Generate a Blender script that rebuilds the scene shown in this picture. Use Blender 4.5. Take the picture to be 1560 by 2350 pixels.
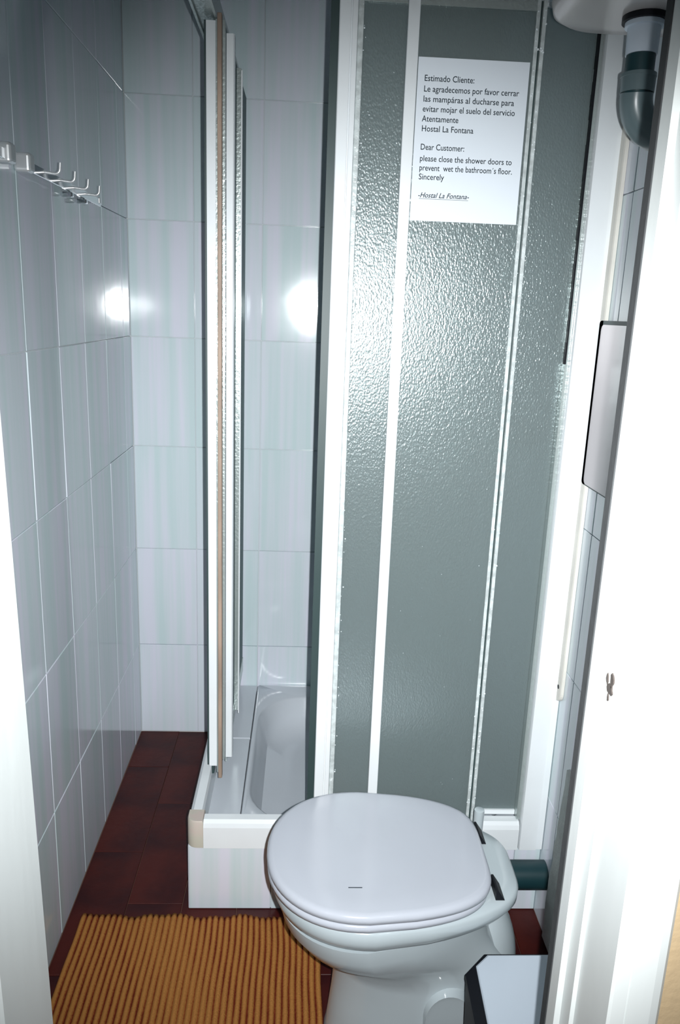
import bpy, bmesh, math, random
from mathutils import Vector, Matrix
random.seed(7)
S = bpy.context.scene
for o in list(bpy.data.objects): bpy.data.objects.remove(o)

# ---------------- camera ----------------
EYE = 1.42
cam = bpy.data.objects.new('camera', bpy.data.cameras.new('camera'))
S.collection.objects.link(cam); S.camera = cam
M = [[0.9984906878389685, 0.026063561051816283, 0.048342911415860265],
     [-0.0403072131925093, -0.2501291302610106, 0.9673731166202232],
     [0.03730515867165119, -0.9678616166478391, -0.24870105781100793]]
R = Matrix([[M[i][0], -M[i][1], -M[i][2]] for i in range(3)]).to_4x4()
cam.matrix_world = Matrix.Translation((0, 0, EYE)) @ R
cam.data.sensor_fit = 'VERTICAL'; cam.data.sensor_height = 36; cam.data.lens = 36*1800/2350
cam.data.clip_start = .02

# ---------------- world, flash, exposure ----------------
W = bpy.data.worlds.new('world'); S.world = W; W.use_nodes = True
W.node_tree.nodes['Background'].inputs[0].default_value = (.75, .88, 1, 1)
W.node_tree.nodes['Background'].inputs[1].default_value = .03
fl = bpy.data.lights.new('camera_flash', 'SPOT')
fl.energy = 200; fl.color = (.96, .985, 1); fl.shadow_soft_size = .005
fl.spot_size = math.radians(85); fl.spot_blend = 1
flash = bpy.data.objects.new('camera_flash', fl); S.collection.objects.link(flash)
flash.matrix_world = Matrix.Translation((.030, .012, EYE+.002)) @ R @ Matrix.Rotation(math.radians(-4), 4, 'X')
S.view_settings.view_transform = 'Standard'; S.view_settings.look = 'None'
S.view_settings.exposure = 0; S.view_settings.gamma = 1; S.view_settings.use_curve_mapping = False

# ---------------- materials ----------------
def mat(name, col, rough=.5, metal=0, bump=0, bscale=60, var=0, vscale=8, stretch=(1, 1, 1), alt=None, spec=.5, **kw):
    m = bpy.data.materials.new(name); m.use_nodes = True
    n = m.node_tree.nodes; l = m.node_tree.links; p = n['Principled BSDF']
    p.inputs['Base Color'].default_value = (*col, 1); p.inputs['Roughness'].default_value = rough
    p.inputs['Metallic'].default_value = metal; p.inputs['Specular IOR Level'].default_value = spec
    for k, v in kw.items(): p.inputs[k.replace('_', ' ')].default_value = v
    tc = n.new('ShaderNodeTexCoord'); mp = n.new('ShaderNodeMapping'); l.new(tc.outputs['Object'], mp.inputs[0])
    mp.inputs['Scale'].default_value = stretch
    if var:
        t = n.new('ShaderNodeTexNoise'); t.inputs['Scale'].default_value = vscale; t.inputs['Detail'].default_value = 5
        l.new(mp.outputs[0], t.inputs['Vector'])
        r = n.new('ShaderNodeValToRGB'); r.color_ramp.elements[0].position = .38; r.color_ramp.elements[1].position = .62
        a = alt or tuple(c*(1-var) for c in col)
        r.color_ramp.elements[0].color = (*a, 1); r.color_ramp.elements[1].color = (*col, 1)
        l.new(t.outputs['Fac'], r.inputs[0]); l.new(r.outputs[0], p.inputs['Base Color'])
    if bump:
        t = n.new('ShaderNodeTexNoise'); t.inputs['Scale'].default_value = bscale; t.inputs['Detail'].default_value = 3
        l.new(mp.outputs[0], t.inputs['Vector'])
        b = n.new('ShaderNodeBump'); b.inputs['Strength'].default_value = bump; b.inputs['Distance'].default_value = .002
        l.new(t.outputs['Fac'], b.inputs['Height']); l.new(b.outputs[0], p.inputs['Normal'])
    return m

def tile_mat():
    # glazed cream-white tile with faint vertical marbling, tinted a little differently on each piece
    m = mat('glazed_tile', (.66, .72, .76), .09, spec=.6)
    n = m.node_tree.nodes; l = m.node_tree.links; p = n['Principled BSDF']
    tc = n.new('ShaderNodeTexCoord'); oi = n.new('ShaderNodeObjectInfo')
    add = n.new('ShaderNodeVectorMath'); add.operation = 'ADD'
    mul = n.new('ShaderNodeVectorMath'); mul.operation = 'SCALE'; mul.inputs['Scale'].default_value = 3
    l.new(oi.outputs['Location'], mul.inputs[0]); l.new(tc.outputs['Object'], add.inputs[0]); l.new(mul.outputs[0], add.inputs[1])
    mp = n.new('ShaderNodeMapping'); mp.inputs['Scale'].default_value = (26, 26, .9); l.new(add.outputs[0], mp.inputs[0])
    t = n.new('ShaderNodeTexNoise'); t.inputs['Scale'].default_value = 1; t.inputs['Detail'].default_value = 4
    l.new(mp.outputs[0], t.inputs['Vector'])
    r = n.new('ShaderNodeValToRGB'); e = r.color_ramp.elements
    e[0].position = .36; e[0].color = (.59, .71, .73, 1); e[1].position = .62; e[1].color = (.72, .735, .83, 1)
    x = e.new(.5); x.color = (.66, .73, .78, 1)
    l.new(t.outputs['Fac'], r.inputs[0]); l.new(r.outputs[0], p.inputs['Base Color'])
    t2 = n.new('ShaderNodeTexNoise'); t2.inputs['Scale'].default_value = 9; t2.inputs['Detail'].default_value = 2
    l.new(add.outputs[0], t2.inputs['Vector'])
    b = n.new('ShaderNodeBump'); b.inputs['Strength'].default_value = .25; b.inputs['Distance'].default_value = .0012
    l.new(t2.outputs['Fac'], b.inputs['Height']); l.new(b.outputs[0], p.inputs['Normal'])
    return m

def acrylic_mat():
    # obscured hammered acrylic: part clear, part rough refraction, strong pebbled relief
    m = bpy.data.materials.new('obscured_acrylic'); m.use_nodes = True
    n = m.node_tree.nodes; l = m.node_tree.links; n.remove(n['Principled BSDF']); out = n['Material Output']
    tc = n.new('ShaderNodeTexCoord')
    v = n.new('ShaderNodeTexVoronoi'); v.feature = 'SMOOTH_F1'; v.inputs['Scale'].default_value = 330; v.inputs['Smoothness'].default_value = .6
    t = n.new('ShaderNodeTexNoise'); t.inputs['Scale'].default_value = 210; t.inputs['Detail'].default_value = 3
    mp = n.new('ShaderNodeMapping'); mp.inputs['Scale'].default_value = (1, 1, .6)
    l.new(tc.outputs['Object'], mp.inputs[0]); l.new(mp.outputs[0], v.inputs['Vector']); l.new(mp.outputs[0], t.inputs['Vector'])
    ad = n.new('ShaderNodeMath'); ad.operation = 'MULTIPLY_ADD'; ad.inputs[1].default_value = .7
    l.new(v.outputs['Distance'], ad.inputs[0]); l.new(t.outputs['Fac'], ad.inputs[2])
    b = n.new('ShaderNodeBump'); b.inputs['Strength'].default_value = .6; b.inputs['Distance'].default_value = .0011
    l.new(ad.outputs[0], b.inputs['Height'])
    g = n.new('ShaderNodeBsdfGlossy'); g.inputs['Roughness'].default_value = .24; g.inputs['Color'].default_value = (.9, 1, 1, 1)
    tr = n.new('ShaderNodeBsdfTransparent'); tr.inputs['Color'].default_value = (.66, .76, .77, 1)
    df = n.new('ShaderNodeBsdfDiffuse'); df.inputs['Color'].default_value = (.38, .44, .44, 1)
    tl = n.new('ShaderNodeBsdfTranslucent'); tl.inputs['Color'].default_value = (.45, .52, .53, 1)
    rf = n.new('ShaderNodeBsdfRefraction'); rf.inputs['Roughness'].default_value = .35; rf.inputs['IOR'].default_value = 1.12; rf.inputs['Color'].default_value = (.72, .8, .81, 1)
    for s in (g, df, rf): l.new(b.outputs[0], s.inputs['Normal'])
    def mix(f, a, c):
        x = n.new('ShaderNodeMixShader'); x.inputs[0].default_value = f; l.new(a.outputs[0], x.inputs[1]); l.new(c.outputs[0], x.inputs[2]); return x
    base = mix(.5, df, tl); see = mix(.62, tr, rf)
    body = mix(.42, base, see)
    l.new(mix(.10, body, g).outputs[0], out.inputs[0])
    return m

M_TILE = tile_mat(); M_ACR = acrylic_mat()
M_GROUT = mat('grout', (.62, .66, .67), .8, bump=.3)
M_WHITE = mat('white_aluminium', (.80, .84, .86), .28, var=.05, vscale=5)
M_PAINT = mat('white_gloss_paint', (.62, .65, .64), .35, bump=.25, bscale=30, var=.05, vscale=6, stretch=(1, 1, .2))
M_WALL = mat('hall_paint', (.46, .34, .20), .8, bump=.4, bscale=90)
M_PLASTER = mat('plaster', (.80, .83, .80), .85, bump=.6, bscale=80, var=.15, vscale=20)
M_CEIL = mat('ceiling_paint', (.72, .76, .78), .8, bump=.2)
M_PLANK = mat('red_brown_floor_tile', (.070, .010, .007), .42, bump=.3, bscale=50, var=.5, vscale=7, alt=(.032, .005, .006), spec=.2)
M_FGROUT = mat('floor_grout', (.17, .095, .07), .85)
M_CER = mat('white_ceramic', (.46, .52, .545), .12, spec=.6, var=.04, vscale=3)
M_TRAY = mat('shower_tray_enamel', (.60, .64, .69), .16, spec=.6, var=.05, vscale=4)
M_LID = mat('white_seat_plastic', (.475, .50, .555), .16, spec=.5, var=.04, vscale=4)
M_BLACK = mat('black_rubber', (.006, .007, .010), .5, spec=.2)
M_GASK = mat('dark_green_gasket', (.03, .055, .055), .5)
M_EDGE = mat('wet_pale_edge', (.62, .68, .68), .25, bump=1, bscale=90, var=.25, vscale=60)
M_BROWN = mat('aged_brown_strip', (.40, .29, .22), .55, var=.3, vscale=30, stretch=(1, 1, .2))
M_BEIGE = mat('yellowed_plastic', (.56, .47, .42), .45, var=.2, vscale=25, alt=(.52, .50, .42))
M_CHROME = mat('chrome', (.82, .84, .86), .12, 1)
M_SATIN = mat('satin_chrome', (.85, .87, .88), .32, .7)
M_GREYAL = mat('grey_aluminium', (.46, .52, .51), .3, .5, bump=.5, bscale=120)
M_PIPE = mat('dark_green_pipe', (.008, .035, .042), .38)
M_PVC = mat('grey_pvc', (.10, .14, .15), .3)
M_BIN = mat('white_bin_plastic', (.55, .62, .70), .35)
M_PAPER = mat('paper', (.74, .80, .86), .7)
M_INK = mat('ink', (.02, .03, .04), .9, spec=.1)
M_MIRROR = mat('mirror_glass', (.44, .41, .42), .28, .55, bump=.2, bscale=12)
M_DROP = mat('water_drop', (.9, .97, 1), .05, spec=1, Coat_Weight=1)

def mat_rug():
    m = mat('ochre_ribbed_cotton', (.5, .2, .05), .9, spec=.1)
    n = m.node_tree.nodes; l = m.node_tree.links; p = n['Principled BSDF']
    tc = n.new('ShaderNodeTexCoord'); sp = n.new('ShaderNodeSeparateXYZ'); l.new(tc.outputs['Object'], sp.inputs[0])
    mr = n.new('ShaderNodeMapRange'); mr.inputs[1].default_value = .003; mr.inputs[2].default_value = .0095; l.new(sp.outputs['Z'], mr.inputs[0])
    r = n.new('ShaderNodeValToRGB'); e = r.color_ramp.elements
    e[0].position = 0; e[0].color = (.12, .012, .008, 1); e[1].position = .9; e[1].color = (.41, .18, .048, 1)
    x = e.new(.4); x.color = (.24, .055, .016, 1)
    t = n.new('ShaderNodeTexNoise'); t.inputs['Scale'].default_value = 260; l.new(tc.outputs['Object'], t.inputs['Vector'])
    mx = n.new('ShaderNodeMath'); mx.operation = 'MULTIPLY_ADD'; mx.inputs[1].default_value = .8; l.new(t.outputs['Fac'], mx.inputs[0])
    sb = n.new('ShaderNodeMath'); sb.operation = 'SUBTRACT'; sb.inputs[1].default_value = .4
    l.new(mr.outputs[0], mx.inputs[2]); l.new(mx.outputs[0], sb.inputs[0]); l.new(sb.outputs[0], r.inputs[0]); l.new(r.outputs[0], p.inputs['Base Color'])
    b = n.new('ShaderNodeBump'); b.inputs['Strength'].default_value = .7; b.inputs['Distance'].default_value = .002
    l.new(t.outputs['Fac'], b.inputs['Height']); l.new(b.outputs[0], p.inputs['Normal'])
    return m
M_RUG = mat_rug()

# ---------------- helpers ----------------
def link(name, me, m, parent=None, smooth=False):
    o = bpy.data.objects.new(name, me); S.collection.objects.link(o)
    if m and not me.materials: me.materials.append(m)
    if smooth:
        for p in me.polygons: p.use_smooth = True
    if parent: o.parent = parent; o.matrix_parent_inverse = parent.matrix_basis.inverted()
    return o
def obj(name, bm, m, parent=None, smooth=False):
    me = bpy.data.meshes.new(name); bmesh.ops.recalc_face_normals(bm, faces=bm.faces[:]); bm.to_mesh(me); bm.free()
    return link(name, me, m, parent, smooth)
def thing(name, label, cat, loc=(0, 0, 0), group=None):
    o = bpy.data.objects.new(name, None); S.collection.objects.link(o); o.location = loc; o.empty_display_size = .05
    o['label'] = label; o['category'] = cat
    if group: o['group'] = group
    return o
def tag(o, label, cat, group=None):
    o['label'] = label; o['category'] = cat
    if group: o['group'] = group
    return o
def struct(o): o['kind'] = 'structure'; return o
def box(bm, a, b, bev=0, seg=2):
    x0, y0, z0 = a; x1, y1, z1 = b
    r = bmesh.ops.create_cube(bm, size=1); vs = r['verts']
    for v in vs: v.co = Vector(((x0+x1)/2+v.co.x*(x1-x0), (y0+y1)/2+v.co.y*(y1-y0), (z0+z1)/2+v.co.z*(z1-z0)))
    if bev:
        es = list({e for v in vs for e in v.link_edges}); bmesh.ops.bevel(bm, geom=es, offset=bev, segments=seg, affect='EDGES', profile=.5)
    return bm
def bx(name, a, b, m, parent=None, bev=0, seg=2):
    return obj(name, box(bmesh.new(), a, b, bev, seg), m, parent, smooth=False)
def prism(bm, pts, z0, z1, shear=None):
    """extrude the plan outline pts (x,y) from z0 to z1"""
    f = lambda p, z: (p[0]+(shear(z) if shear else 0), p[1], z)
    lo = [bm.verts.new(f(p, z0)) for p in pts]; hi = [bm.verts.new(f(p, z1)) for p in pts]; n = len(pts)
    bm.faces.new(lo); bm.faces.new(hi)
    for i in range(n): bm.faces.new((lo[i], lo[(i+1) % n], hi[(i+1) % n], hi[i]))
    return bm
def prof(bm, pts, a, b, axis):
    """extrude a section along x or y; pts are (u,z)"""
    f = (lambda u, z, t: (t, u, z)) if axis == 'x' else (lambda u, z, t: (u, t, z))
    lo = [bm.verts.new(f(*p, a)) for p in pts]; hi = [bm.verts.new(f(*p, b)) for p in pts]; n = len(pts)
    bm.faces.new(lo); bm.faces.new(hi)
    for i in range(n): bm.faces.new((lo[i], lo[(i+1) % n], hi[(i+1) % n], hi[i]))
    return bm
def loft(bm, rings, cap0=True, cap1=True):
    R_ = [[bm.verts.new(p) for p in r] for r in rings]; n = len(R_[0])
    for a, b in zip(R_, R_[1:]):
        for i in range(n): bm.faces.new((a[i], a[(i+1) % n], b[(i+1) % n], b[i]))
    if cap0: bm.faces.new(R_[0])
    if cap1: bm.faces.new(R_[-1])
    return bm
def tube(bm, pts, rad, n=16, cap=True):
    pts = [Vector(p) for p in pts]; rings = []; up = None
    for i, p in enumerate(pts):
        t = (pts[min(i+1, len(pts)-1)]-pts[max(i-1, 0)]).normalized()
        if up is None: up = t.orthogonal().normalized()
        up = (up-t*up.dot(t)).normalized(); s = t.cross(up)
        r = rad[i] if isinstance(rad, (list, tuple)) else rad
        rings.append([p+(up*math.cos(2*math.pi*k/n)+s*math.sin(2*math.pi*k/n))*r for k in range(n)])
    return loft(bm, rings, cap, cap)
def arc(c, r, a0, a1, n, f):
    return [f(c[0]+r*math.cos(math.radians(a0+(a1-a0)*i/n)), c[1]+r*math.sin(math.radians(a0+(a1-a0)*i/n))) for i in range(n+1)]
def weighted(o, ang=35):
    for p in o.data.polygons: p.use_smooth = True
    o.data.set_sharp_from_angle(angle=math.radians(ang)); return o

# ---------------- the room shell ----------------
XL, XR, DB, DF = -.529, .60, 2.441, .73        # left wall, right wall, back wall, bathroom side of the door wall
ZC = 2.45
struct(bx('ceiling', (XL-.12, DF-.02, ZC), (XR+.12, DB+.12, ZC+.05), M_CEIL))
floor = struct(bx('floor', (-1.2, -.9, -.06), (1.3, DB+.12, -.004), M_FGROUT))
T = .006                                      # tile thickness in front of the mortar face
wb = struct(bx('wall_back', (XL-.12, DB+T-.0012, -.05), (XR+.12, DB+.12, ZC), M_GROUT))
wl = struct(bx('wall_left', (XL-.12, DF-.02, -.05), (XL-T+.0012, DB+T-.0012, ZC), M_GROUT))
wr = struct(bx('wall_right', (XR+T-.0012, DF-.02, -.05), (XR+.12, DB+T-.0012, ZC), M_GROUT))

cache = {}
def tile_mesh(w, h, t, ch, m):
    k = (round(w, 3), round(h, 3), t, m.name)
    if k not in cache:
        # w along x, h along z, face towards -y at y=0, body to y=t
        bm = bmesh.new()
        def ring(w_, h_, y): return [(-w_/2, y, -h_/2), (w_/2, y, -h_/2), (w_/2, y, h_/2), (-w_/2, y, h_/2)]
        loft(bm, [ring(w, h, t), ring(w, h, ch), ring(w-2*ch, h-2*ch, 0)])
        bmesh.ops.recalc_face_normals(bm, faces=bm.faces[:])
        me = bpy.data.meshes.new('tile'); bm.to_mesh(me); bm.free(); me.materials.append(m); cache[k] = me
    return cache[k]
def tile(name, c, w, h, rotz, parent, m=M_TILE, t=T, ch=.0012, wob=.0016, rx=0):
    o = bpy.data.objects.new(name, tile_mesh(w, h, t, ch, m)); S.collection.objects.link(o); o.parent = parent
    o.location = c; o.rotation_euler = (rx+random.gauss(0, wob), random.gauss(0, wob*.3), rotz+random.gauss(0, wob))
    return o
G = .0017
def spans(edges): return [((a+b)/2, b-a-G) for a, b in zip(edges, edges[1:]) if b-a > .012]
rows = [0, .321, .655, .989, 1.322, 1.655, 1.988, 2.321, ZC]
cb = [XL] + [XL+.2*i-.008 for i in range(1, 6)] + [XR]
for zc, h in spans(rows):
    for xc, w in spans(cb): tile('tile', (xc, DB, zc), w, h, 0, wb)
dl = [DF] + [.93+.2027*i for i in range(8)] + [DB]
for zc, h in spans(rows):
    for dc, w in spans(dl):
        tile('tile', (XL, dc, zc), w, h, math.pi/2, wl)
        tile('tile', (XR, dc, zc), w, h, -math.pi/2, wr)
# floor planks: rows run into the room
pw = .133; x = XL; i = 0
xs = [XL+.0005, -.400] + [-.400+pw*k for k in range(1, 8)] + [XR]
for i, (x0, x1) in enumerate(zip(xs, xs[1:])):
    off = (1.822 if i % 2 == 0 else 2.035)
    es = sorted({min(max(off+.402*k, .50), DB) for k in range(-4, 3)})
    for a, b in zip(es, es[1:]):
        if b-a > .02: tile('plank', ((x0+x1)/2, (a+b)/2, 0), x1-x0-.0016, b-a-.0016, 0, floor, M_PLANK, .005, .0007, .0006, rx=-math.pi/2)

# ---------------- the wall with the doorway ----------------
wf = struct(obj('wall_front', prism(bmesh.new(), [(.345, .622), (1.2, .622), (1.2, .728), (.345, .728)], -.05, ZC), M_WALL))
obj('plaster', prism(bmesh.new(), [(.345, .7285), (.66, .7285), (.66, .7345), (.345, .7345)], 0, ZC), M_PLASTER, wf)
wf2 = struct(obj('wall_front', prism(bmesh.new(), [(-1.2, .622), (-.37, .622), (-.37, .728), (-1.2, .728)], -.05, ZC), M_WALL))
struct(bx('wall_front', (-.37, .622, 2.12), (.345, .728, ZC), M_WALL))
# right frame: plan section from the bathroom edge round to the hall casing
t1 = struct(bpy.data.objects.new('trim_1', None)); S.collection.objects.link(t1)
sec = [(.345, .731), (.3005, .731), (.300, .729), (.300, .7075), (.3065, .7065), (.3070, .6835), (.3115, .6825), (.3120, .6115),
       (.3145, .609), (.3280, .609), (.3292, .6115), (.3308, .6085), (.353, .6085), (.361, .610), (.3655, .614), (.3660, .622), (.345, .622)]
obj('jamb', prism(bmesh.new(), sec, 0, 2.14), M_PAINT, t1)
# ragged plaster edge where the wall tiles stop short of the door wall
bm = bmesh.new(); zz = [.004+i*.022 for i in range(22)]; A_ = []; B_ = []
for i, z in enumerate(zz):
    e = 1.530-.030*(z/.46)**1.5+random.uniform(-.004, .004)
    A_.append((bm.verts.new((XR-.0003, e+.002, z)), bm.verts.new((XR-.007, e, z)))); B_.append((bm.verts.new((XR-.0003, 1.44, z)), bm.verts.new((XR-.007, 1.44, z))))
for i in range(len(zz)-1):
    bm.faces.new((A_[i][0], A_[i+1][0], A_[i+1][1], A_[i][1])); bm.faces.new((A_[i][1], A_[i+1][1], B_[i+1][1], B_[i][1])); bm.faces.new((B_[i][1], B_[i+1][1], B_[i+1][0], B_[i][0])); bm.faces.new((B_[i][0], B_[i+1][0], A_[i+1][0], A_[i][0]))
for k in (0, -1): bm.faces.new((A_[k][0], A_[k][1], B_[k][1], B_[k][0]))
obj('plaster_edge', bm, M_PLASTER, wr)
obj('jamb_shadow_strip', prism(bmesh.new(), [(.2995, .7315), (.345, .7315), (.345, .745), (.2995, .745)], 0, 2.14), mat('painted_shadow_grey', (.05, .053, .055), .85, spec=.1, bump=.4, bscale=60), t1)  # added dark strip that stands in for the jamb's flash shadow
# worn strike: a chipped latch hole in the rebate
bm = bmesh.new()
def blob(bm, c, ry, rz, n, j, x0=.3063, x1=.3062):
    ps = [(c[0]+ry*math.cos(2*math.pi*k/n)*random.uniform(1-j, 1+j), c[1]+rz*math.sin(2*math.pi*k/n)*random.uniform(1-j, 1+j)) for k in range(n)]
    loft(bm, [[(x1-.0006, p[0], p[1]) for p in ps], [(x0+.002, p[0], p[1]) for p in ps]])
Z0 = EYE
zs = lambda y, d=.693: EYE-d*math.tan(math.radians(14.4)+math.atan((y-1175)/1800))
blob(bm, (.6905, zs(1572)), .0060, .0058, 13, .28); blob(bm, (.6880, zs(1547)), .0034, .0068, 11, .35)
blob(bm, (.6990, zs(1556)), .0022, .0055, 9, .4); blob(bm, (.6925, zs(1592)), .0016, .004, 7, .3)
obj('strike_hole', bm, mat('bare_dark_wood', (.05, .04, .035), .9), t1)
bm = bmesh.new(); box(bm, (.3055, .7040, zs(1590)), (.3062, .7046, zs(1500)), 0); obj('scratch', bm, M_GROUT, t1)
# left frame, leaning very slightly
t2 = struct(bpy.data.objects.new('trim_2', None)); S.collection.objects.link(t2)
sh = lambda z: -.0157*(z-.62)
sec = [(-.37, .731), (-.2675, .731), (-.2668, .729), (-.2672, .613), (-.2700, .609), (-.35, .609), (-.38, .615), (-.38, .622), (-.37, .622)]
obj('jamb', prism(bmesh.new(), sec, 0, 2.14, sh), M_PAINT, t2)
struct(bx('trim_3', (-.35, .612, 2.10), (.345, .73, 2.14), M_PAINT))

# ---------------- shower platform, tray and frame ----------------
PT = .178
pl = thing('shower_platform', 'low step faced with white tiles that carries the shower', 'step', (-.25, 1.617, 0))
bx('base', (-.249+.0005, 1.618+.004, 0), (-.138, DB-.001, PT-.006), M_GROUT, pl)
bx('front_base', (-.1375, 1.622, 0), (XR-.001, 1.640, PT-.006), M_GROUT, pl)
fe = [-.249, -.052, .148, .348, .536, XR-.0005]
for xc, w in spans(fe): 
    o = tile('tile', (xc, 1.6165, PT/2), w, PT-.002, 0, pl); o.matrix_parent_inverse = pl.matrix_basis.inverted()
for dc, w in spans([1.617, 1.90, 2.20, DB-.001]):
    o = tile('tile', (-.2505, dc, PT/2), w, PT-.002, math.pi/2, pl); o.rotation_euler.z += math.pi; o.matrix_parent_inverse = pl.matrix_basis.inverted()
for a, b in ((1.642, 2.10), (2.10, DB-.001)):
    o = tile('ledge_tile', (-.1935, (a+b)/2, PT), .114, b-a-.003, 0, pl, M_TRAY, rx=-math.pi/2); o.matrix_parent_inverse = pl.matrix_basis.inverted()
# ceramic tray with a sunk rounded basin
def rrect(x0, x1, y0, y1, r, z, n=8):
    P = []
    for cx_, cy_, a in ((x1-r, y1-r, 0), (x0+r, y1-r, 90), (x0+r, y0+r, 180), (x1-r, y0+r, 270)):
        for k in range(n+1):
            t = math.radians(a+90*k/n); P.append((cx_+r*math.cos(t), cy_+r*math.sin(t), z))
    return P
tx0, tx1, ty0, ty1 = -.1345, XR-.003, 1.643, DB-.003
bm = bmesh.new()
loft(bm, [rrect(tx0, tx1, ty0, ty1, .006, .02), rrect(tx0, tx1, ty0, ty1, .006, PT-.001), rrect(tx0+.003, tx1-.003, ty0+.003, ty1-.003, .006, PT+.003),
          rrect(tx0+.012, tx1-.03, ty0+.055, ty1-.075, .15, PT+.002), rrect(tx0+.017, tx1-.035, ty0+.061, ty1-.081, .148, PT-.003),
          rrect(tx0+.030, tx1-.045, ty0+.072, ty1-.092, .142, PT-.05), rrect(tx0+.045, tx1-.055, ty0+.085, ty1-.12, .13, PT-.085),
          rrect(tx0+.10, tx1-.10, ty0+.13, ty1-.18, .1, PT-.1)])
tray = obj('shower_tray', bm, M_TRAY, smooth=True); weighted(tray, 50)
tag(tray, 'white ceramic shower tray with a sunk basin, seen through the open shower entry', 'shower tray')

fr = thing('shower_enclosure', 'white metal enclosure of the corner shower with rails and wall posts', 'shower frame', (-.25, 1.617, PT))
rail = lambda s, o: [(o, PT+.0008), (o, PT+.012), (o, PT+.056), (o+s*.003, PT+.066), (o+s*.010, PT+.073), (o+s*.030, PT+.073), (o+s*.034, PT+.066), (o+s*.034, PT+.0008)]
o = obj('front_bottom_rail', prof(bmesh.new(), rail(1, 1.606), -.2118, .538, 'x'), M_WHITE, fr)
o = obj('side_bottom_rail', prof(bmesh.new(), rail(1, -.250), 1.6525, DB-.002, 'y'), M_WHITE, fr)
cr = [(-.212, 1.6035), (-.212, 1.652), (-.2505, 1.652), (-.2505, 1.628)] + arc((-.226, 1.628), .0245, 180, 270, 6, lambda a, b: (a, b))
bm = bmesh.new(); loft(bm, [[(x_, y_, PT+.004) for x_, y_ in cr], [(x_, y_, PT+.070) for x_, y_ in cr], [(-.231+(x_+.231)*.9, 1.63+(y_-1.63)*.9, PT+.0745) for x_, y_ in cr]])
weighted(obj('corner_joint', bm, M_BEIGE, fr), 40)
FT = 1.985
top = lambda o: [(o, FT), (o, FT+.05), (o+.045, FT+.05), (o+.045, FT), (o+.040, FT), (o+.040, FT+.006), (o+.005, FT+.006), (o+.005, FT)]
obj('front_top_rail', prof(bmesh.new(), top(1.600), -.24, XR-.001, 'x'), M_WHITE, fr)
obj('side_top_rail', prof(bmesh.new(), top(-.243), 1.645, DB-.002, 'y'), M_GREYAL, fr)
bx('top_corner_joint', (-.25, 1.597, FT-.004), (-.195, 1.65, FT+.054), M_WHITE, fr, .004)
# right wall post: wide flat face, thin lip, black sealing strip along its upper part
obj('wall_post', prism(bmesh.new(), [(.5415, 1.612), (.543, 1.606), (.583, 1.606), (.584, 1.609), (.5985, 1.609), (.5985, 1.6415), (.5415, 1.6415)], PT+.0005, FT), M_WHITE, fr)
bx('post_lip', (.533, 1.622, PT+.074), (.541, 1.65, FT), M_GREYAL, fr)
bm = bmesh.new(); z = 1.33
while z < FT-.005:
    h = min(.022, FT-z); box(bm, (.5300+random.uniform(-.0008, .0008), 1.617, z), (.5335, 1.628, z+h)); z += h
obj('sealing_strip', bm, M_BLACK, fr)
obj('rear_wall_post', prism(bmesh.new(), [(-.236, 2.41), (-.200, 2.41), (-.200, DB-.0015), (-.236, DB-.0015)], PT+.074, FT), M_WHITE, fr)

# sliding panels
g_pan = 'acrylic panels of the shower front'
def acr(name, a, b, parent): return bx(name, a, b, M_ACR, parent)
ZB, ZT = PT+.076, FT-.002
# open sliding door, its wide stile next to the entry
d1 = thing('sliding_shower_door', 'frosted sliding shower door whose wide white stile borders the open entry', 'shower door', (.05, 1.63, ZB))
bx('edge_seal', (.0295, 1.628, ZB), (.0450, 1.634, ZT), M_GASK, d1)
st = [(.045, 1.617), (.0465, 1.615), (.066, 1.615), (.067, 1.618), (.0685, 1.618), (.0695, 1.6155), (.0785, 1.6155), (.0795, 1.619), (.0795, 1.642), (.045, 1.642)]
obj('stile', prism(bmesh.new(), st, ZB, ZT), M_WHITE, d1)
bx('glass_bead', (.0797, 1.622, ZB), (.0905, 1.638, ZT), M_EDGE, d1, .002)
acr('panel', (.091, 1.628, ZB+.012), (.352, 1.632, ZT-.012), d1)
bx('bottom_rail', (.0907, 1.6235, ZB), (.352, 1.6365, ZB+.0115), M_WHITE, d1); bx('top_rail', (.0907, 1.6235, ZT-.0115), (.352, 1.6365, ZT), M_GREYAL, d1)
# front panel that carries the notice
d2 = thing('sliding_shower_door', 'narrower frosted shower panel in front that carries the printed notice', 'shower door', (.18, 1.605, ZB))
bx('stile', (.170, 1.6012, ZB), (.1915, 1.6135, ZT), M_WHITE, d2, .001, 1)
acr('panel', (.192, 1.606, ZB+.012), (.4055, 1.610, ZT-.02), d2)
ed = bmesh.new(); box(ed, (.4057, 1.6035, ZB), (.4125, 1.6135, ZT)); box(ed, (.4175, 1.6035, ZB), (.4245, 1.6135, ZT)); box(ed, (.4125, 1.6090, ZB), (.4175, 1.6135, ZT))
obj('edge_profile', ed, M_EDGE, d2); bx('dark_groove', (.4130, 1.6075, ZB+.001), (.4170, 1.6088, ZT-.001), M_GASK, d2)
bx('bottom_rail', (.1920, 1.602, ZB), (.4055, 1.6135, ZB+.0115), M_WHITE, d2); bx('top_rail', (.192, 1.6022, ZT-.0195), (.4055, 1.6135, ZT), M_GREYAL, d2)
# fixed panel against the wall post
d3 = thing('fixed_shower_panel', 'frosted fixed shower panel next to the right wall post', 'shower panel', (.45, 1.643, ZB))
acr('panel', (.385, 1.6435, ZB+.012), (.5325, 1.6475, ZT), d3)
bx('bottom_rail', (.385, 1.639, ZB), (.5325, 1.650, ZB+.0115), M_WHITE, d3)

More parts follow.
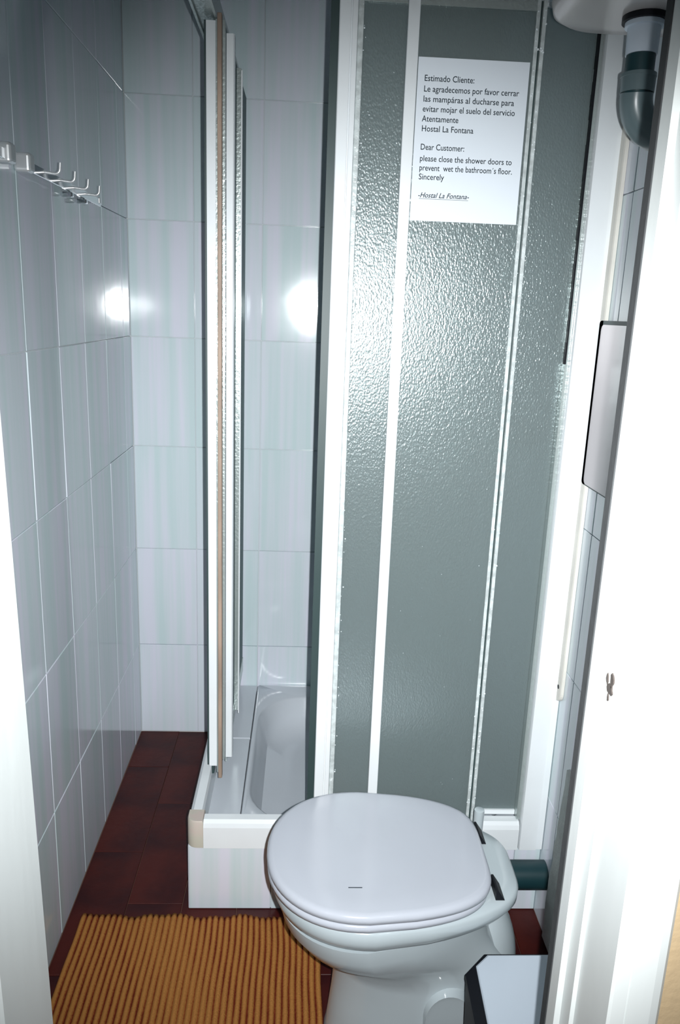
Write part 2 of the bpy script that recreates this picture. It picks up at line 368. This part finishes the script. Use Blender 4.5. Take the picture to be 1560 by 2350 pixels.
# side panels, pushed to the back, seen edge-on
def zat(px_y, d): return EYE-d*math.tan(math.radians(14.4)+math.atan((px_y-1175)/1800))
e1 = thing('side_shower_door', 'left side sliding door of the shower seen edge-on, outer of the pair', 'shower door', (-.21, 1.80, .26))
obj('stile', prism(bmesh.new(), [(-.2215, 1.803), (-.2205, 1.801), (-.2015, 1.801), (-.2005, 1.803), (-.2005, 1.825), (-.2215, 1.825)], .275, FT-.004), M_WHITE, e1)
bx('outer_seal', (-.2255, 1.806, .275), (-.2218, 1.822, FT-.002), M_GASK, e1)
acr('panel', (-.213, 1.8255, .28), (-.209, 2.405, FT-.004), e1)
bx('runner', (-.2145, 1.803, PT+.0735), (-.2085, 1.83, .2745), M_GASK, e1)
e2 = thing('side_shower_door', 'left side sliding door of the shower seen edge-on, inner of the pair with the brown edge', 'shower door', (-.19, 1.79, .26))
bx('pale_bead', (-.1995, 1.786, .266), (-.1955, 1.80, FT-.006), M_GREYAL, e2)
bx('brown_edge', (-.1953, 1.775, .256), (-.1860, 1.792, FT+.003), M_BROWN, e2, .0015)
bx('rear_strip', (-.1858, 1.79, .30), (-.1808, 1.80, FT-.006), M_GREYAL, e2)
obj('stile', prism(bmesh.new(), [(-.1805, 1.815), (-.1805, 1.840), (-.1640, 1.840), (-.1640, 1.818), (-.1665, 1.815)], .292, FT-.022), M_WHITE, e2)
acr('panel', (-.188, 1.8405, .30), (-.184, 2.405, FT-.004), e2)
obj('rear_stile', prism(bmesh.new(), [(-.1735, 2.10), (-.1735, 2.13), (-.1855, 2.13), (-.1855, 2.10)], .27, FT-.01), M_GREYAL, e2)
bx('rear_bead', (-.1733, 2.098, .262), (-.1700, 2.108, FT-.015), M_WHITE, e2)
bx('guide_foot', (-.186, 1.86, PT+.0735), (-.182, 2.40, .2995), M_GREYAL, e2)

# water on the front panels: countless, one joined part on each door
def drop(bm, x_, y_, z_, r):
    v = bmesh.ops.create_icosphere(bm, subdivisions=1, radius=r)['verts']
    for q in v: q.co = Vector((x_+q.co.x, y_+q.co.y*.55, z_+q.co.z*1.15))
b1, b2 = bmesh.new(), bmesh.new()
for _ in range(300):
    s = random.random(); z_ = random.uniform(.3, 1.97)
    if s < .3: drop(b1, random.uniform(.084, .095), 1.6215 if s < .1 else 1.6275, z_, random.uniform(.0008, .0019))
    elif s < .85: drop(b2, random.choice((.409, .421))+random.gauss(0, .0022), 1.6028, z_, random.uniform(.0008, .0022))
    else: drop(b2, random.uniform(.2, .40), 1.6055, z_, random.uniform(.0004, .001))
for _ in range(420):
    z_ = random.gauss(1.50, .12); x_ = random.uniform(.094, .166) if random.random() < .45 else random.gauss(.31, .06)
    if x_ > .40 or (.168 < x_ < .196) or x_ < .094: continue
    if x_ > .19 and 1.585 < z_ < 1.9: continue
    drop(b1 if x_ < .17 else b2, x_, 1.6275 if x_ < .17 else 1.6055, z_, random.uniform(.0005, .0013))
for b_, d_ in ((b1, d1), (b2, d2)):
    w_ = obj('water_droplets', b_, M_DROP, d_, True); w_['kind'] = 'stuff'

# ---------------- the notice ----------------
NZ0, NZ1, NX0, NX1 = 1.594, 1.879, .1932, .4015
note = bx('paper_notice', (NX0, 1.6045, NZ0), (NX1, 1.6053, NZ1), M_PAPER)
tag(note, 'white printed notice in Spanish and English taped to the shower panel', 'notice')
LN = [('Estimado Cliente:', .0335), ('Le agradecemos por favor cerrar', .0515), ('las mamp\u00e1ras al ducharse para', .0685), ('evitar mojar el suelo del servicio', .0855),
      ('Atentamente', .1025), ('Hostal La Fontana', .1195), ('Dear Customer:', .1515), ('please close the shower doors to', .1715), ('prevent  wet the bathroom\u00b4s floor.', .188), ('Sincerely', .204)]
def text(name, s, x_, z_, size, shear=0, width=None):
    c = bpy.data.curves.new('t', 'FONT'); c.body = s; c.size = size; c.shear = shear; c.resolution_u = 3; c.extrude = .00008; c.offset = .00010
    o = bpy.data.objects.new('t', c); S.collection.objects.link(o); bpy.context.view_layer.update()
    me = bpy.data.meshes.new_from_object(o.evaluated_get(bpy.context.evaluated_depsgraph_get())); bpy.data.objects.remove(o)
    w = max(v.co.x for v in me.vertices); k = (width/w) if width else 1
    for v in me.vertices: v.co = Vector((x_+v.co.x*k, 1.60445-v.co.z, z_+v.co.y))
    me.materials.clear(); return link(name, me, M_INK, note)
wid = [.094, .180, .172, .175, .069, .099, .084, .177, .179, .049]
for (s, dz), w in zip(LN, wid): text('printed_line', s, NX0+.0125, NZ1-dz-.0065, .0150, 0, w)
text('signature', '-Hostal La Fontana-', NX0+.0125, NZ1-.2425, .0130, .35, .100)
bx('underline', (NX0+.0155, 1.60437, NZ1-.2452), (NX0+.111, 1.60447, NZ1-.2446), M_INK, note)

# ---------------- toilet ----------------
TD = 1.298
to = thing('toilet', 'white ceramic toilet with closed lid standing before the shower step', 'toilet', (.25, TD, 0))
def dshape(x0, x1, hw, z, hb=None, n=72, cxr=.45, ex=2.15, rc=.045):
    """D plan: rounded nose at x0, straight-ish back at x1, half width hw (hb at the back)"""
    hb = hb if hb is not None else hw*.74
    xc = x0+(x1-x0)*cxr; P = []
    for k in range(n):
        t = 2*math.pi*k/n; c, s = math.cos(t), math.sin(t)
        if c < 0: # nose half
            x_ = xc-(xc-x0)*abs(c)**(2/ex); y_ = hw*math.copysign(abs(s)**(2/ex), s)
        else:
            e = 4.6; u = abs(c)**(2/e); x_ = xc+(x1-xc)*u; wv = abs(s)**(2/e)
            y_ = math.copysign(wv*(hw+(hb-hw)*u**1.5), s)
        P.append((x_, TD+y_, z))
    return P
bm = bmesh.new()   # rim with the rear shelf
X0 = -.040
loft(bm, [dshape(X0+.02, .40, .160, .335, .085, cxr=.4), dshape(X0+.006, .418, .174, .345, .100, cxr=.4), dshape(X0, .428, .180, .362, .108, cxr=.4),
          dshape(X0+.001, .429, .180, .380, .108, cxr=.4), dshape(X0+.007, .424, .176, .386, .104, cxr=.4), dshape(X0+.03, .40, .155, .3865, .09, cxr=.4)])
weighted(obj('rim', bm, M_CER, to, True), 80)
bm = bmesh.new()   # bowl belly and pedestal in one surface
loft(bm, [dshape(.072, .500, .118, 0, .10, cxr=.5), dshape(.076, .498, .115, .02, .098, cxr=.5), dshape(.084, .47, .104, .10, .08, cxr=.5), dshape(.088, .44, .100, .17, .075, cxr=.5),
          dshape(.078, .42, .106, .212, .072, cxr=.45), dshape(.048, .40, .126, .238, .075, cxr=.42), dshape(.005, .385, .152, .270, .078, cxr=.40),
          dshape(-.020, .38, .166, .305, .080, cxr=.40), dshape(-.028, .38, .170, .336, .082, cxr=.40)])
weighted(obj('bowl', bm, M_CER, to, True), 80)
bm = bmesh.new()   # rounded outlet bulge at the rear
r = bmesh.ops.create_uvsphere(bm, u_segments=32, v_segments=20, radius=1)
for v in r['verts']: v.co = Vector((.365+v.co.x*.094, 1.320+v.co.y*.090, .155+v.co.z*.155))
obj('outlet_bulge', bm, M_CER, to, True)
bm = bmesh.new()   # arched relief on the side of the pedestal
P = None
P = [(.302+.052*math.cos(math.radians(a)), .135+.058*math.sin(math.radians(a))) for a in range(0, 181, 12)]; P = [(.354, .01)]+P+[(.250, .01)]
outl = [bm.verts.new((x_, 1.216, z_)) for x_, z_ in P]; inn = [bm.verts.new((.302+(x_-.302)*.86, 1.184, .01+(z_-.01)*.95)) for x_, z_ in P]
inn2 = [bm.verts.new((.302+(x_-.302)*.70, 1.186, .01+(z_-.01)*.90)) for x_, z_ in P]
for A, B in ((outl, inn), (inn, inn2)):
    for i in range(len(P)): j = (i+1) % len(P); bm.faces.new((A[i], A[j], B[j], B[i]))
bm.faces.new(inn2); bm.faces.new(outl)
weighted(obj('side_arch', bm, M_CER, to, True), 50)
def dplate(name, x0, x1, hw, hb, zs_, m, ins):
    bm = bmesh.new()
    loft(bm, [dshape(x0+i, x1-i, hw-i, z, hb-i, cxr=.44, ex=2.2) for z, i in zip(zs_, ins)])
    return weighted(obj(name, bm, m, to, True), 80)
dplate('seat_ring', -.049, .366, .182, .140, (.3868, .389, .397, .402, .4035), M_LID, (.007, .001, 0, .003, .009))
dplate('lid', -.050, .370, .183, .142, (.4037, .406, .414, .4195, .4225, .4235, .4235), M_LID, (.008, .001, .0, .002, .0065, .012, .05))
for s in (-1, 1):
    bm = bmesh.new(); dy = TD+s*.078; prof(bm, [(.372, .3868), (.372, .407), (.3755, .407), (.389, .3868)], dy-.022, dy+.022, 'y')
    obj('hinge', bm, M_BLACK, to)
bm = bmesh.new(); box(bm, (.10, 1.185, .42352), (.125, 1.187, .42362)); obj('scratch', bm, M_INK, to)

# ---------------- pipe, brush, bin, mat ----------------
bm = bmesh.new(); tube(bm, [(.36, 1.572, .137), (XR-.0008, 1.572, .137)], .0335, 28)
dp = thing('drain_pipe', 'dark green drain pipe running low behind the toilet into the right wall', 'pipe', (.5, 1.572, .137))
weighted(obj('tube', bm, M_PIPE, dp), 40)
for px_, ln in ((.335, .05),): weighted(obj('end_cap', tube(bmesh.new(), [(px_, 1.572, .137), (px_+ln, 1.572, .137)], .0375, 28), M_PIPE, dp), 40)
weighted(obj('support_foot', tube(bmesh.new(), [(.36, 1.572, 0), (.36, 1.572, .115)], .012, 14), M_PIPE, dp), 40)
br = thing('toilet_brush', 'white toilet brush handle sticking up behind the toilet lid', 'toilet brush', (.408, 1.498, 0))
bm = bmesh.new(); rings = []
for z, r_ in ((0, .033), (.01, .035), (.12, .031), (.135, .026), (.145, .012)): rings.append([(.408+r_*math.cos(k*math.pi/12), 1.498+r_*math.sin(k*math.pi/12), z) for k in range(24)])
loft(bm, rings); weighted(obj('holder', bm, M_CER, br), 50)
bm = bmesh.new(); rings = []
for z, r_ in ((.1452, .010), (.30, .0105), (.358, .0115), (.365, .0110), (.3665, .008)): rings.append([(.408+r_*math.cos(k*math.pi/12), 1.498+r_*math.sin(k*math.pi/12), z) for k in range(24)])
loft(bm, rings); weighted(obj('handle', bm, M_CER, br), 50)

bn = thing('waste_bin', 'white lidded waste bin with black sides beside the toilet', 'bin', (.39, 1.05, 0))
bp = [(.300, .90), (.308, 1.122), (.352, 1.167), (.490, 1.167), (.384, .90)]
f = lambda P, k, z: [(.39+(a-.39)*k, 1.035+(b-1.035)*k, z) for a, b in P]
bm = bmesh.new(); loft(bm, [f(bp, .86, 0), f(bp, .985, .285), f(bp, 1, .289), f(bp, 1, .2975)]); obj('body', bm, M_BLACK, bn)
lp = [(.319, .906), (.330, 1.137), (.356, 1.1615), (.472, 1.1615), (.371, .906)]
bm = bmesh.new(); loft(bm, [[(a, b, .2977) for a, b in lp], [(a, b, .3010) for a, b in lp], [(.39+(a-.39)*.97, 1.035+(b-1.035)*.97, .3035) for a, b in lp]]); obj('lid', bm, M_BIN, bn)

# ribbed mat
mx0, mx1, my0, my1 = -.499, .066, .80, 1.590
pitch = .0140; nr = int((mx1-mx0)/pitch); sub = 8; nx = nr*sub; ny = 60
bm = bmesh.new(); gr = []
for j in range(ny+1):
    v_ = j/ny; row = []
    for i in range(nx+1):
        u = i/nx; x_ = mx0+(mx1-mx0)*u
        prof_ = abs(math.sin(math.pi*u*nr))**.7
        bow = .004*math.sin(v_*7+u*3)+.0015*math.sin(v_*23)
        yend = my1+.004*math.sin(u*21)+.003*math.sin(u*47+1)-.006*u
        y_ = my0+(yend-my0)*v_
        edge = min(1, (1-v_)*ny/1.5, 1)
        z_ = .0028+.0080*prof_*(.55+.45*edge)+.0006*math.sin(v_*40+i//sub*1.7)+.002*max(0, math.sin(u*9+v_*5))
        row.append(bm.verts.new((x_+bow*(u if u > .5 else .3)+(.010*(1-v_) if u < .05 else .010*(1-v_)*(1-u)), y_, z_)))
    gr.append(row)
for j in range(ny):
    for i in range(nx): bm.faces.new((gr[j][i], gr[j][i+1], gr[j+1][i+1], gr[j+1][i]))
def skirt(L):
    lo = [bm.verts.new((v.co.x, v.co.y, .0012)) for v in L]
    for a, b, c, d in zip(L, L[1:], lo[1:], lo): bm.faces.new((a, b, c, d))
skirt(gr[-1]); skirt(gr[0]); skirt([r_[0] for r_ in gr]); skirt([r_[-1] for r_ in gr])
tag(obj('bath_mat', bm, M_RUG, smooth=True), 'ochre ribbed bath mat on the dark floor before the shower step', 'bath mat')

# ---------------- high cistern with its pipe ----------------
ci = thing('wall_cistern', 'off-white rounded cistern fixed high on the right wall', 'cistern', (.48, 1.2, 1.87))
def cring(k, z, xo=0):
    x0, x1, y0, y1, r_ = .362+k, XR-.001, .93+k, 1.418-k, max(.02, .085-k*.3)
    P = []
    for a in range(0, 91, 9): t = math.radians(90+a); P.append((x0+r_+r_*math.cos(t), y1-r_+r_*math.sin(t), z))
    for a in range(0, 91, 9): t = math.radians(180+a); P.append((x0+r_+r_*math.cos(t), y0+r_+r_*math.sin(t), z))
    P += [(x1, y0, z), (x1, y1, z)]
    return P
bm = bmesh.new(); loft(bm, [cring(.04, 1.868), cring(.012, 1.8695), cring(.003, 1.876), cring(0, 1.89), cring(-.004, 2.10), cring(-.006, 2.15), cring(0, 2.16), cring(.03, 2.165)])
weighted(obj('tank', bm, mat('cream_ceramic', (.50, .47, .46), .18, spec=.6), ci, True), 60)
cx2, cy2 = .500, 1.318
tb = lambda pts, r_, m, nm, pa, n=32: weighted(obj(nm, tube(bmesh.new(), pts, r_, n), m, pa), 40)
tb([(cx2, cy2, 1.8595), (cx2, cy2, 1.8679)], .034, M_BLACK, 'gasket', ci)
tb([(cx2, cy2, 1.8592), (cx2, cy2, 1.853), (cx2, cy2, 1.8525), (cx2, cy2, 1.815)], [.029, .029, .0245, .0235], M_BIN, 'collar', ci)
fp = thing('flush_pipe', 'dark pipe hanging below the cistern with a wider grey elbow', 'pipe', (cx2, cy2, 1.8))
tb([(cx2, cy2, 1.8148), (cx2, cy2, 1.755)], .0218, M_PIPE, 'tube', fp)
tb([(cx2, cy2, 1.789), (cx2, cy2, 1.784), (cx2, cy2, 1.7835), (cx2, cy2, 1.762)], [.0265, .0268, .0262, .0255], M_PVC, 'socket', fp)
ep = [(cx2+.056-.056*math.cos(math.radians(a)), cy2+.010*math.sin(math.radians(a)), 1.7618-.056*math.sin(math.radians(a))) for a in range(0, 91, 6)]
tb([(cx2, cy2, 1.7625)]+ep[1:]+[(XR-.001, cy2+.010, 1.7058)], .0250, M_PVC, 'elbow', fp)

# ---------------- things on the right wall ----------------
mi = thing('wall_mirror', 'small rounded mirror panel with painted shadow edge on the right wall beside the door frame', 'mirror', (XR-.004, 1.5, 1.25))
def xplate(name, y0, y1, z0, z1, xa, xb, m, pa, r_=.012):
    P = [(b, c) for b, c, _ in rrect(y0, y1, z0, z1, r_, 0, 4)]
    bm = bmesh.new(); loft(bm, [[(xb, a, b) for a, b in P], [(xa, a, b) for a, b in P]]); return obj(name, bm, m, pa)
xplate('shadow_backing', 1.27, 1.611, 1.084, 1.420, XR-.009, XR-.0008, M_GASK, mi)  # dark margin past the glass imitates the mirror's shadow on the wall
xplate('glass', 1.274, 1.592, 1.0875, 1.412, XR-.011, XR-.0092, M_MIRROR, mi)
ws = thing('wall_strip', 'long off-white mounting strip with rounded end screwed to the right wall', 'strip', (XR-.003, 1.61, .6))
P = [(y_, z_) for y_, z_ in [(1.652, 1.92), (1.652, .60)]+[(1.628+.024*math.cos(math.radians(-a)), .60+.024*math.sin(math.radians(-a))) for a in range(15, 166, 15)]+[(1.604, .60), (1.604, 1.92)]]
P = [(y_-.0035 if y_ > 1.64 else y_-.018, z_) for y_, z_ in P]
bm = bmesh.new(); loft(bm, [[(XR-.0008, a, b) for a, b in P], [(XR-.0075, a, b) for a, b in P], [(XR-.009, 1.62+(a-1.62)*.9, b) for a, b in P]])
obj('strip', bm, mat('aged_white_paint', (.72, .70, .64), .5, var=.1, vscale=12), ws)
bm = bmesh.new(); tube(bm, [(XR-.0096, 1.603, .612), (XR-.0088, 1.603, .612)], .005, 12); obj('screw_hole', bm, M_BLACK, ws)

# ---------------- hook racks on the left wall ----------------
def rack(y0, y1, hooks, label, nm='coat_rack'):
    t = thing(nm, label, 'coat rack', (XL, (y0+y1)/2, 1.655), 'coat racks on the left wall')
    bx('bar', (XL+.0165, y0, 1.643), (XL+.0205, y1, 1.661), M_CHROME, t, .001, 1)
    for y_ in (y0+.012, y1-.012):
        k = 1 if y_ < y1-.1 or y1 < 1.5 else .45
        bx('end_bracket', (XL+.0008, y_-.015*k, 1.655-.0165*k), (XL+.0165+.014*k, y_+.015*k, 1.655+.0165*k), M_SATIN, t, .006*k, 3)
    for y_ in hooks:
        xb = XL+.0207; z_ = 1.655
        pts = [(xb, y_, z_), (xb+.020, y_, z_-.002)] + [(xb+.020+.009*math.sin(math.radians(a)), y_, z_+.007-.009*math.cos(math.radians(a))) for a in range(10, 91, 20)] + [(xb+.0300, y_, z_+.018)]
        weighted(obj('hook', tube(bmesh.new(), pts, .0029, 10), M_SATIN, t, True), 60)
    for y_ in (hooks[-1]-.12, hooks[-1]-.01) if len(hooks) > 1 else ():
        bx('clip', (XL+.0008, y_-.008, 1.632), (XL+.0245, y_+.008, 1.6425), M_CHROME, t, .003)
    return t
rack(1.528, 2.06, [1.637, 1.736, 1.835, 1.930], 'chrome coat rack with four hooks on the tiled left wall')
rack(.95, 1.458, [1.10, 1.20, 1.30], 'chrome coat rack cut by the left edge of the photo')

# ---------------- shower mixer seen dimly through the fixed panel ----------------
mxr = thing('shower_mixer', 'dark blurred shower mixer behind the frosted fixed panel', 'shower mixer', (.54, 2.0, 1.15))
tb([(XR-.001, 1.93, 1.14), (XR-.055, 1.93, 1.14)], .018, M_PVC, 'wall_inlet', mxr, 16)
tb([(XR-.001, 2.07, 1.14), (XR-.055, 2.07, 1.14)], .018, M_PVC, 'wall_inlet', mxr, 16)
tb([(XR-.065, 1.90, 1.14), (XR-.065, 2.10, 1.14)], .024, M_PVC, 'body', mxr, 20)
tb([(XR-.065, 1.87, 1.14), (XR-.065, 1.90, 1.14)], .030, M_GASK, 'knob', mxr, 20)
hz = [(XR-.065, 2.0, 1.113)]+[(XR-.065-.02*math.sin(k/20*math.pi), 2.0, 1.11-.40*math.sin(k/20*math.pi)+.82*k/20) for k in range(1, 21)]
tb(hz, .007, M_CHROME, 'hose', mxr, 10)
tb([(XR-.065, 2.0, 1.92), (XR-.13, 1.98, 1.955)], [.012, .035], M_CHROME, 'shower_head', mxr, 20)
tb([(XR-.001, 2.0, 1.90), (XR-.066, 2.0, 1.905)], .009, M_CHROME, 'holder', mxr, 12)
